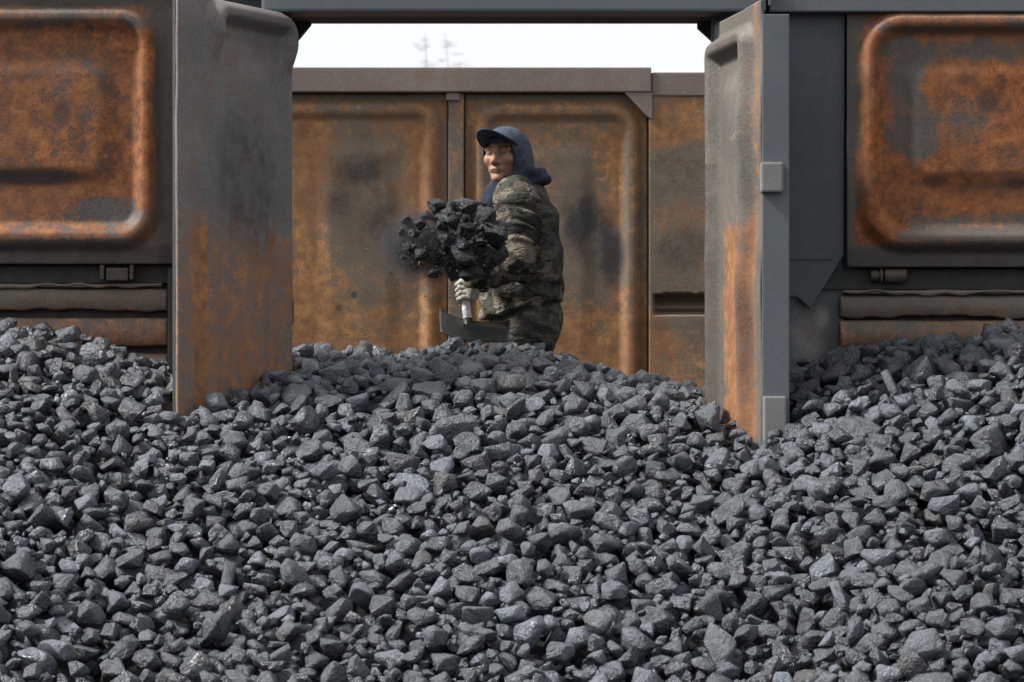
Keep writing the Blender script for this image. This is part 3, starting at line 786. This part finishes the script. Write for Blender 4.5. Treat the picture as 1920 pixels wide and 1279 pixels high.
sdf_obj('body', body_f, (-.18, PY-.24, 2.0), (.19, PY+.22, 2.81), .0045, M['skin'], person, body_a, 1)

# jacket
tz = [1.86, 1.97, 2.05, 2.2, 2.32, 2.42, 2.49, 2.545, 2.60, 2.63]
tcx = [.045, .043, .043, .052, .050, .042, .030, .020, .012, .01]
trx = [.182, .186, .184, .170, .166, .155, .134, .108, .080, .06]
trY = [.20, .205, .205, .20, .21, .222, .210, .165, .105, .08]
SH_L, EL_L, WR_L = (.035, PY-.165, 2.455), (.020, PY-.285, 2.205), (-.165, PY-.355, 2.105)
SH_R, EL_R, WR_R = (.0, PY+.17, 2.455), (-.10, PY+.16, 2.23), (-.20, PY-.15, 2.27)
def folds(t, ang, n, amp, sd_):
    ph = t*n*6.283 + 1.6*np.sin(ang*1.0+sd_) + .9*np.sin(ang*2.3+sd_*2)
    return amp*(np.sin(ph) + .45*np.sin(ph*1.93+sd_))
def jacket_f(P):
    x, y, z = P
    cx, rx, ry = np.interp(z, tz, tcx), np.interp(z, tz, trx), np.interp(z, tz, trY)
    q = np.sqrt(((x-cx)/rx)**2 + ((y-PY)/ry)**2); d = (q-1)*np.minimum(rx, ry)
    an = np.arctan2(y-PY, x-cx)
    # waist gather and drag folds across the body
    fo = .0065*np.sin(70*z + 26*x + 3*np.sin(an*2) + 2.2*wnoise(x, y, z, 11, 2)) * sm(2.28, 2.08, z)
    fo += .006*np.sin(38*z - 44*x + 2.5*wnoise(x, y, z, 8, 5)) * sm(2.1, 2.3, z)
    d = d - fo - .006*wnoise(x, y, z, 17, 1) - .012*np.exp(-((z-2.06-.238*(x-.04))/.03)**2)*0
    d = smax(d, (1.992 + .238*x + .006*np.sin(an*7)) - z, .02); d = smax(d, z-2.585, .03)
    for a, b, ra, rb, n, amp, sd_ in ((SH_L, EL_L, .094, .078, 3.6, .011, 1.0), (EL_L, WR_L, .080, .050, 4.0, .006, 2.0), (SH_R, EL_R, .09, .076, 4, .006, 3.0), (EL_R, WR_R, .078, .05, 4, .006, 4.0)):
        c, t = cone(P, a, b, ra, rb)
        c = c - folds(t, np.arctan2(y-a[1], x-a[0])+z*9, n, amp, sd_)
        d = smin(d, c, .028)
    return d + .002*wnoise(x, y, z, 45, 3)
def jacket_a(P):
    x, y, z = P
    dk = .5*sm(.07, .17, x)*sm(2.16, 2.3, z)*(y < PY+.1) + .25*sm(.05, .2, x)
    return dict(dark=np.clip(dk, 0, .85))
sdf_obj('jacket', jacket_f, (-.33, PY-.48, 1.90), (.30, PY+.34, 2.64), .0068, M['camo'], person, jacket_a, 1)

def trouser_f(P):
    x, y, z = P
    d = ell(P, (.062, PY, 1.97), (.160, .175, .16))
    for s, kx in ((-1, -.10), (1, -.02)):
        yy = PY + s*.10
        hip, kn, an = (.075, yy, 1.92), (kx, yy-.02, 1.60), (.02+kx*.2, yy, 1.26)
        c, t = cone(P, hip, kn, .128, .09); d = smin(d, c - folds(t, z*8+x*6, 3.5, .006, s+2.), .04)
        c, t = cone(P, kn, an, .09, .08); d = smin(d, c - folds(t, z*8, 4, .006, s+5.), .03)
    return d + .004*wnoise(x, y, z, 20, 7)
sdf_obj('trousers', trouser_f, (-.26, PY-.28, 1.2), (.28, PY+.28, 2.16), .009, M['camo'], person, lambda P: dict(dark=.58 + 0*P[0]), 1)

# hood, cap, neck cloth
def hood_f(P):
    Q = head_local(P); f, l, u = Q; al = np.abs(l)
    d = ell(Q, (-.014, 0, .020), (.118, .102, .103))
    d = smin(d, cone(P, HC+np.array((.03, .0, -.04)), HC+np.array((.05, .0, -.11)), .095, .09)[0], .04)
    d = d - .004*np.sin(u*60+al*30) * sm(-.02, -.1, u) - .003*wnoise(P[0], P[1], P[2], 24, 2)
    inner = ell(Q, (.004, 0, -.012), (.106, .086, .113))
    opening = smax(np.hypot(l/.074, (u+.030)/.100)*.07 - .07, -(f-.015), .008)
    d = smax(d, -inner, .006); d = smax(d, -opening, .012)
    return smax(d, -(u+.125), .01)
sdf_obj('hood', hood_f, (-.19, PY-.2, 2.53), (.16, PY+.15, 2.83), .0045, M['navy'], person, None, 1)
def cap_f(P):
    f, l, u = head_local(P)
    d = ell((f, l, u), (.0, 0, .036), (.115, .092, .078))
    d = smax(d, -(u-.040-.05*f), .006)
    return smax(d, -ell((f, l, u), (-.003, 0, .028), (.101, .080, .086)), .004)
cap = sdf_obj('cap', cap_f, (-.19, PY-.19, 2.68), (.12, PY+.13, 2.83), .0045, M['navy'], person, None, 1)
nu, nv = 25, 15
pts = []
for a in np.linspace(-1, 1, nu):
    th = a*1.22
    bf, bl = .105*math.cos(th)*1.0 - .002, .086*math.sin(th)
    ln = .118*math.cos(a*1.45)**.6 if abs(a) < .999 else .004
    for k in np.linspace(0, 1, nv):
        f = bf + k*ln*(.55+.45*math.cos(th)); l = bl*(1 + .10*k)
        u = .054 + .055*bf/.1*.3 + .30*k*ln - 4.2*l*l - 1.0*(k*ln)**2
        pts.append(head_world(f, l, u))
vis = link_mesh('visor', np_mesh('visor', np.array(pts), grid_faces(nu, nv)), M['navy'], cap)
md = vis.modifiers.new('thickness', 'SOLIDIFY'); md.thickness = .006; md.offset = 0
def scarf_f(P):
    x, y, z = P
    d = cone(P, (-.050, PY-.065, 2.54), (-.085, PY-.085, 2.44), .052, .062)[0]
    # cowl: thrown back ring of cloth round the neck
    cx, cy, cz = .040, PY+.0, 2.568
    zz = z - cz - .32*(x-cx)
    ring = np.hypot(np.hypot((x-cx)/1.0, (y-cy)/1.02) - .086, zz*.85) - .027
    d = smin(d, ring, .03)
    ring2 = np.hypot(np.hypot((x-cx-.005), (y-cy)) - .104, zz+.034) - .018
    d = smin(d, ring2, .012)
    return d - .005*np.sin(55*z + 40*x + 2*wnoise(x, y, z, 14, 3)) - .004*wnoise(x, y, z, 30, 1)
sdf_obj('neck_cloth', scarf_f, (-.18, PY-.20, 2.36), (.20, PY+.17, 2.68), .0055, M['navy_dark'], person, None, 1)

# ------------------------------------------------------------------ shovel
sh_lo, sh_hi = pos(878, 612, .93), pos(861, 455, 1.03)
ax = sh_hi - sh_lo; axn = ax/np.linalg.norm(ax)
shovel = empty('shovel', tuple(sh_lo)); tag(shovel, 'shovel with pale shaft and dark curved blade gripped in the grey glove', 'shovel')
def tube(name, a, b, r0, r1, mat, parent, n=16):
    a, b = np.array(a), np.array(b); d = (b-a)/np.linalg.norm(b-a); u = np.cross(d, (0, 1, .2)); u /= np.linalg.norm(u); v = np.cross(d, u)
    th = np.linspace(0, 2*math.pi, n, endpoint=False); ks = [0, .01, .5, .99, 1]; rr = [0.6, 1, 1, 1, .6]
    P = np.concatenate([[a + (b-a)*k + (r0+(r1-r0)*k)*q*(math.cos(t)*u + math.sin(t)*v) for t in th] for k, q in zip(ks, rr)])
    Fc = [[i*n+j, i*n+(j+1) % n, (i+1)*n+(j+1) % n, (i+1)*n+j] for i in range(len(ks)-1) for j in range(n)]
    return link_mesh(name, np_mesh(name, P, np.array(Fc)), mat, parent)
tube('shaft', sh_lo - axn*.03, sh_hi, .0185, .017, M['shaft'], shovel)
nu, nv = 33, 17
P = []
for u in np.linspace(-1, 1, nu):
    for v in np.linspace(0, 1, nv):
        xx = X(890, .93) + .150*u*(1 - .06*v*v)
        zz = 1.945 - .088*v + .036*abs(u)**2.2*(1-.35*v)*(1.2 if u < 0 else .5) - .012*u
        yy = .955 - .15*v**.8 + .035*abs(u)**2
        P.append((xx, yy, zz))
bl = link_mesh('blade', np_mesh('blade', np.array(P), grid_faces(nu, nv)), M['blade'], shovel)
md = bl.modifiers.new('thickness', 'SOLIDIFY'); md.thickness = .005; md.offset = 0
tube('socket', sh_lo - axn*.05, sh_lo + axn*.035, .026, .021, M['blade'], shovel)

# ------------------------------------------------------------------ gloves closed on the shaft
def glove_f(center, wrist, nfl):
    c = np.array(center); wr = np.array(wrist)
    toward = wr - c; toward -= axn*(toward@axn); toward /= np.linalg.norm(toward)
    frontv = np.cross(axn, toward)
    if frontv[1] > 0: frontv = -frontv
    def at(th, R, h): return c + (toward*math.cos(th) + frontv*math.sin(th))*R + axn*h
    segs = []
    lens = (1.0, 1.08, 1.04, .86)
    for i in range(4):
        h = .034 - .0225*i
        th = [math.radians(q*lens[i]) for q in (18, 78, 138, 205)]
        R = [.036, .0335, .030, .029]
        pp = [at(t, r, h + .004*math.sin(j)) for j, (t, r) in enumerate(zip(th, R))]
        for a, b, r0, r1 in zip(pp[:-1], pp[1:], (.0118, .0112, .0105), (.0112, .0105, .0098)): segs.append((a, b, r0, r1))
    tp = [at(math.radians(-35), .036, .012), at(math.radians(-80), .036, .034), at(math.radians(-135), .032, .042)]
    segs_t = [(tp[0], tp[1], .015, .0125), (tp[1], tp[2], .0125, .0105)]
    palm = [(at(math.radians(12), .042, .026), at(math.radians(12), .042, -.030), .017, .016), (at(math.radians(-25), .040, .02), at(math.radians(-20), .042, -.028), .018, .017)]
    def f(P):
        d = None
        for a, b, r0, r1 in palm: 
            q = cone(P, a, b, r0, r1)[0]; d = q if d is None else smin(d, q, .014)
        d = smin(d, cone(P, at(0, .05, 0), wr, .028, .033)[0], .02)
        for a, b, r0, r1 in segs_t: d = smin(d, cone(P, a, b, r0, r1)[0], .007)
        fing = None
        for k, (a, b, r0, r1) in enumerate(segs):
            q = cone(P, a, b, r0, r1)[0]; fing = q if fing is None else np.minimum(fing, q)
        return smin(d, fing, .005) + .0008*wnoise(P[0], P[1], P[2], 300, 1)
    lo = np.minimum(c, wr) - .085; hi = np.maximum(c, wr) + .085
    return f, lo, hi
def on_shaft(py_):
    k = (Z(py_, .96) - sh_lo[2])/ax[2]; return sh_lo + ax*k
for py_, wr in ((549, WR_L), (478, WR_R)):
    f, lo, hi = glove_f(on_shaft(py_), wr, 4)
    sdf_obj('glove', f, lo, hi, .0032, M['glove'], person, None, 1)

# ------------------------------------------------------------------ coal thrown into the air
AIR_ME = []
for i in range(12):
    me = LUMP_ME[i].copy(); me.materials.clear(); me.materials.append(M['coal_air']); AIR_ME.append(me)
AIR = 'coal lumps flying off the shovel'
air = [(818, 386, 19, 17), (880, 392, 40, 22), (849, 384, 13, 12), (783, 425, 32, 20), (762, 412, 12, 12), (838, 412, 24, 17), (862, 436, 38, 26), (912, 408, 26, 22),
       (926, 436, 30, 26), (893, 452, 36, 30), (868, 478, 36, 30), (905, 486, 38, 30), (932, 474, 22, 24), (838, 455, 24, 20), (810, 448, 22, 17), (856, 510, 26, 20), (886, 510, 26, 20),
       (792, 462, 20, 16), (815, 478, 18, 15), (838, 488, 16, 14), (772, 452, 15, 12), (905, 392, 14, 10), (800, 404, 14, 11), (918, 512, 18, 12), (861, 462, 24, 20), (866, 502, 20, 18)]
for _ in range(84):
    th, q = random.uniform(0, 6.28), random.uniform(.35, 1.15)
    rr_ = random.choice((4, 5, 6, 8, 10, 13))*random.uniform(.8, 1.2)
    air.append((852 + 92*q*math.cos(th) - 8, 448 + 66*q*math.sin(th), rr_*random.uniform(1, 1.4), rr_))
def air_label(i):
    qx, qy, rw_, rh_ = air[i]
    w_ = sorted(range(len(air)), key=lambda j: air[j][0]).index(i); h_ = sorted(range(len(air)), key=lambda j: air[j][1]).index(i)
    words = ['first', 'second', 'third', 'fourth', 'fifth', 'sixth', 'seventh', 'eighth', 'ninth', 'tenth', 'eleventh', 'twelfth']
    words += [f"{k}{'th' if k < 20 else {1: 'st', 2: 'nd', 3: 'rd'}.get(k % 10, 'th')}" for k in range(13, 60)]
    n_ = len(air)
    side = (words[w_] + ' from the left') if w_ < n_//2 else (words[n_-1-w_] + ' from the right')
    lev = 'upper' if h_ < n_//3 else 'middle' if h_ < 2*n_//3 else 'lower'
    return f"{'big' if rw_ > 27 else 'small' if rw_ < 17 else 'dark'} coal lump in the {lev} part of the thrown clump, {side}"
for i, (qx, qy, rw_, rh_) in enumerate(air):
    yy = .72 + .08*math.sin(i*2.3) + (.05 if qy < 400 else 0)
    o = bpy.data.objects.new('coal_lump', AIR_ME[i % 12]); col.objects.link(o)
    k = (CAM_D+yy)/F
    o.location = tuple(pos(qx, qy, yy)); q_ = .88 + .1*math.sin(i*1.7); o.scale = (rw_*k*q_, (rw_+rh_)/2*k*.9, rh_*k*q_); o.rotation_euler = (random.uniform(-.3, .3), random.uniform(-.25, .25), random.uniform(-.5, .5))
    tag(o, air_label(i), 'coal lump', AIR)
# fine grains and dust round them
n = 4200
g = rng.normal(size=(n, 3))*np.array((.085, .06, .068)); q = rng.uniform(0, 1, n)
cen = np.where((q < .72)[:, None], pos(806, 468, .72), np.where((q < .9)[:, None], pos(850, 470, .66), pos(770, 505, .72)))
C = cen + g*np.where(q < .9, 1.0, 1.5)[:, None]
Vb = np.array([(1, 0, -.6), (-.7, .8, -.5), (-.6, -.8, -.6), (.1, .1, 1.)]); Fb = np.array([[0, 1, 3], [1, 2, 3], [2, 0, 3], [0, 2, 1]])
sz = rng.uniform(.0008, .0028, n)*np.where(rng.uniform(size=n) > .95, 2.0, 1)
VV = np.concatenate([Vb @ np.array(Euler(rng.uniform(0, 6, 3)).to_matrix()).T * s_ + c_ for s_, c_ in zip(sz, C)])
FF = np.concatenate([Fb + 4*i for i in range(n)])
tag(link_mesh('coal_grains', np_mesh('coal_grains', VV, FF), M['coal'], smooth=False), 'fine coal grains scattering round the thrown coal', 'coal grains', kind='stuff')
def dust_mat(c, r):
    t = NT('coal_dust_cloud'); geo = t.n('ShaderNodeNewGeometry'); p = geo.outputs['Position']
    v = t.n('ShaderNodeVectorMath', operation='SUBTRACT'); t.l(p, v.inputs[0]); v.inputs[1].default_value = c
    v2 = t.n('ShaderNodeVectorMath', operation='DIVIDE'); t.l(v.outputs[0], v2.inputs[0]); v2.inputs[1].default_value = r
    ln = t.n('ShaderNodeVectorMath', operation='LENGTH'); t.l(v2.outputs[0], ln.inputs[0])
    fall = t.ramp(ln.outputs['Value'], .25, 1.0, 1, 0)
    n1 = t.noise(p, 13, 3, .6)
    den = t.math('MULTIPLY', t.math('MULTIPLY', fall, t.ramp(n1, .32, .62)), 30.0)
    vol = t.n('ShaderNodeVolumePrincipled'); vol.inputs['Color'].default_value = (.12, .12, .13, 1); t.l(den, vol.inputs['Density'])
    t.l(vol.outputs[0], t.out.inputs['Volume'])
    return t.m
dc, dr_ = tuple(pos(788, 464, .78)), (.22, .14, .20)
V, Fc = ICO[3]
tag(link_mesh('dust_cloud', np_mesh('dust_cloud', V*np.array(dr_)+np.array(dc), Fc), dust_mat(dc, dr_)), 'dark coal dust hanging left of the thrown coal', 'dust', kind='stuff')

# ------------------------------------------------------------------ far trees
def bark():
    t = NT('bare_twigs'); return t.finish((.10, .085, .07), .9)
M['bark'] = bark()
def tree(name, px_, top_py, Y, label, seed):
    r = random.Random(seed)
    base = np.array((X(px_, Y), Y, 0)); H = Z(top_py, Y)
    root = empty(name, tuple(base)); tag(root, label, 'tree', 'bare trees beyond the wagon')
    def seg(acc, a, b, r0, r1, n=4):
        a, b = np.array(a), np.array(b); d = b-a; L = np.linalg.norm(d)
        u = np.cross(d, (.3, .9, .2)); u /= np.linalg.norm(u)+1e-9; v = np.cross(d/L, u)
        o = len(acc[0])
        for q, rr in ((a, r0), (b, r1)):
            for k in range(n): acc[0].append(q + rr*(math.cos(6.2832*k/n)*u + math.sin(6.2832*k/n)*v))
        for k in range(n): acc[1].append((o+k, o+(k+1) % n, o+n+(k+1) % n, o+n+k))
    tr, cr = ([], []), ([], [])
    p = base.copy(); k = 12
    for i in range(k):
        q = base + np.array((.12*math.sin(i*1.3+seed), .1*math.cos(i), H*(i+1)/k))
        seg(tr, p, q, .14*(1-i/k)**1.5+.010, .14*(1-(i+1)/k)**1.5+.010, 7); p = q
    for i in range(46):                         # whorls of thin boughs, sparse towards the top
        z = H*(1 - .5*((i//4)/11)**1.0 - .015 - .035*r.random()); ln = .08 + (H-z)*.55*r.uniform(.6, 1.2); ln = min(ln, 1.7)
        a = r.uniform(0, 6.28); o = base + np.array((0, 0, z)); e = o + np.array((math.cos(a)*ln, math.sin(a)*ln, .12*ln*r.uniform(-.5, 1.2)))
        seg(cr, o, e, .004, .002)
        for _ in range(16):
            t = r.uniform(.25, 1); m = o + (e-o)*t; l2 = .42*ln**.5*r.uniform(.4, 1)
            a2 = a + r.choice((-1, 1))*r.uniform(.3, 1.2)
            e2 = m + np.array((math.cos(a2)*l2, math.sin(a2)*l2, r.uniform(-.1, .25)*l2)); seg(cr, m, e2, .0018, .0012, 3)
            for _ in range(3):
                m2 = m + (e2-m)*r.uniform(.4, 1); seg(cr, m2, m2 + np.array((r.uniform(-.2, .2), r.uniform(-.2, .2), r.uniform(-.08, .2))), .0013, .001, 3)
    link_mesh('trunk', np_mesh('trunk', np.array(tr[0]), np.array(tr[1])), M['bark'], root)
    link_mesh('crown', np_mesh('crown', np.array(cr[0]), np.array(cr[1])), M['bark'], root)
tree('bare_tree', 795, 62, 140, 'faint bare tree on the left, seen above the far wagon wall', 1)
tree('bare_tree', 837, 62, 143, 'faint bare tree on the right, seen above the far wagon wall', 2)
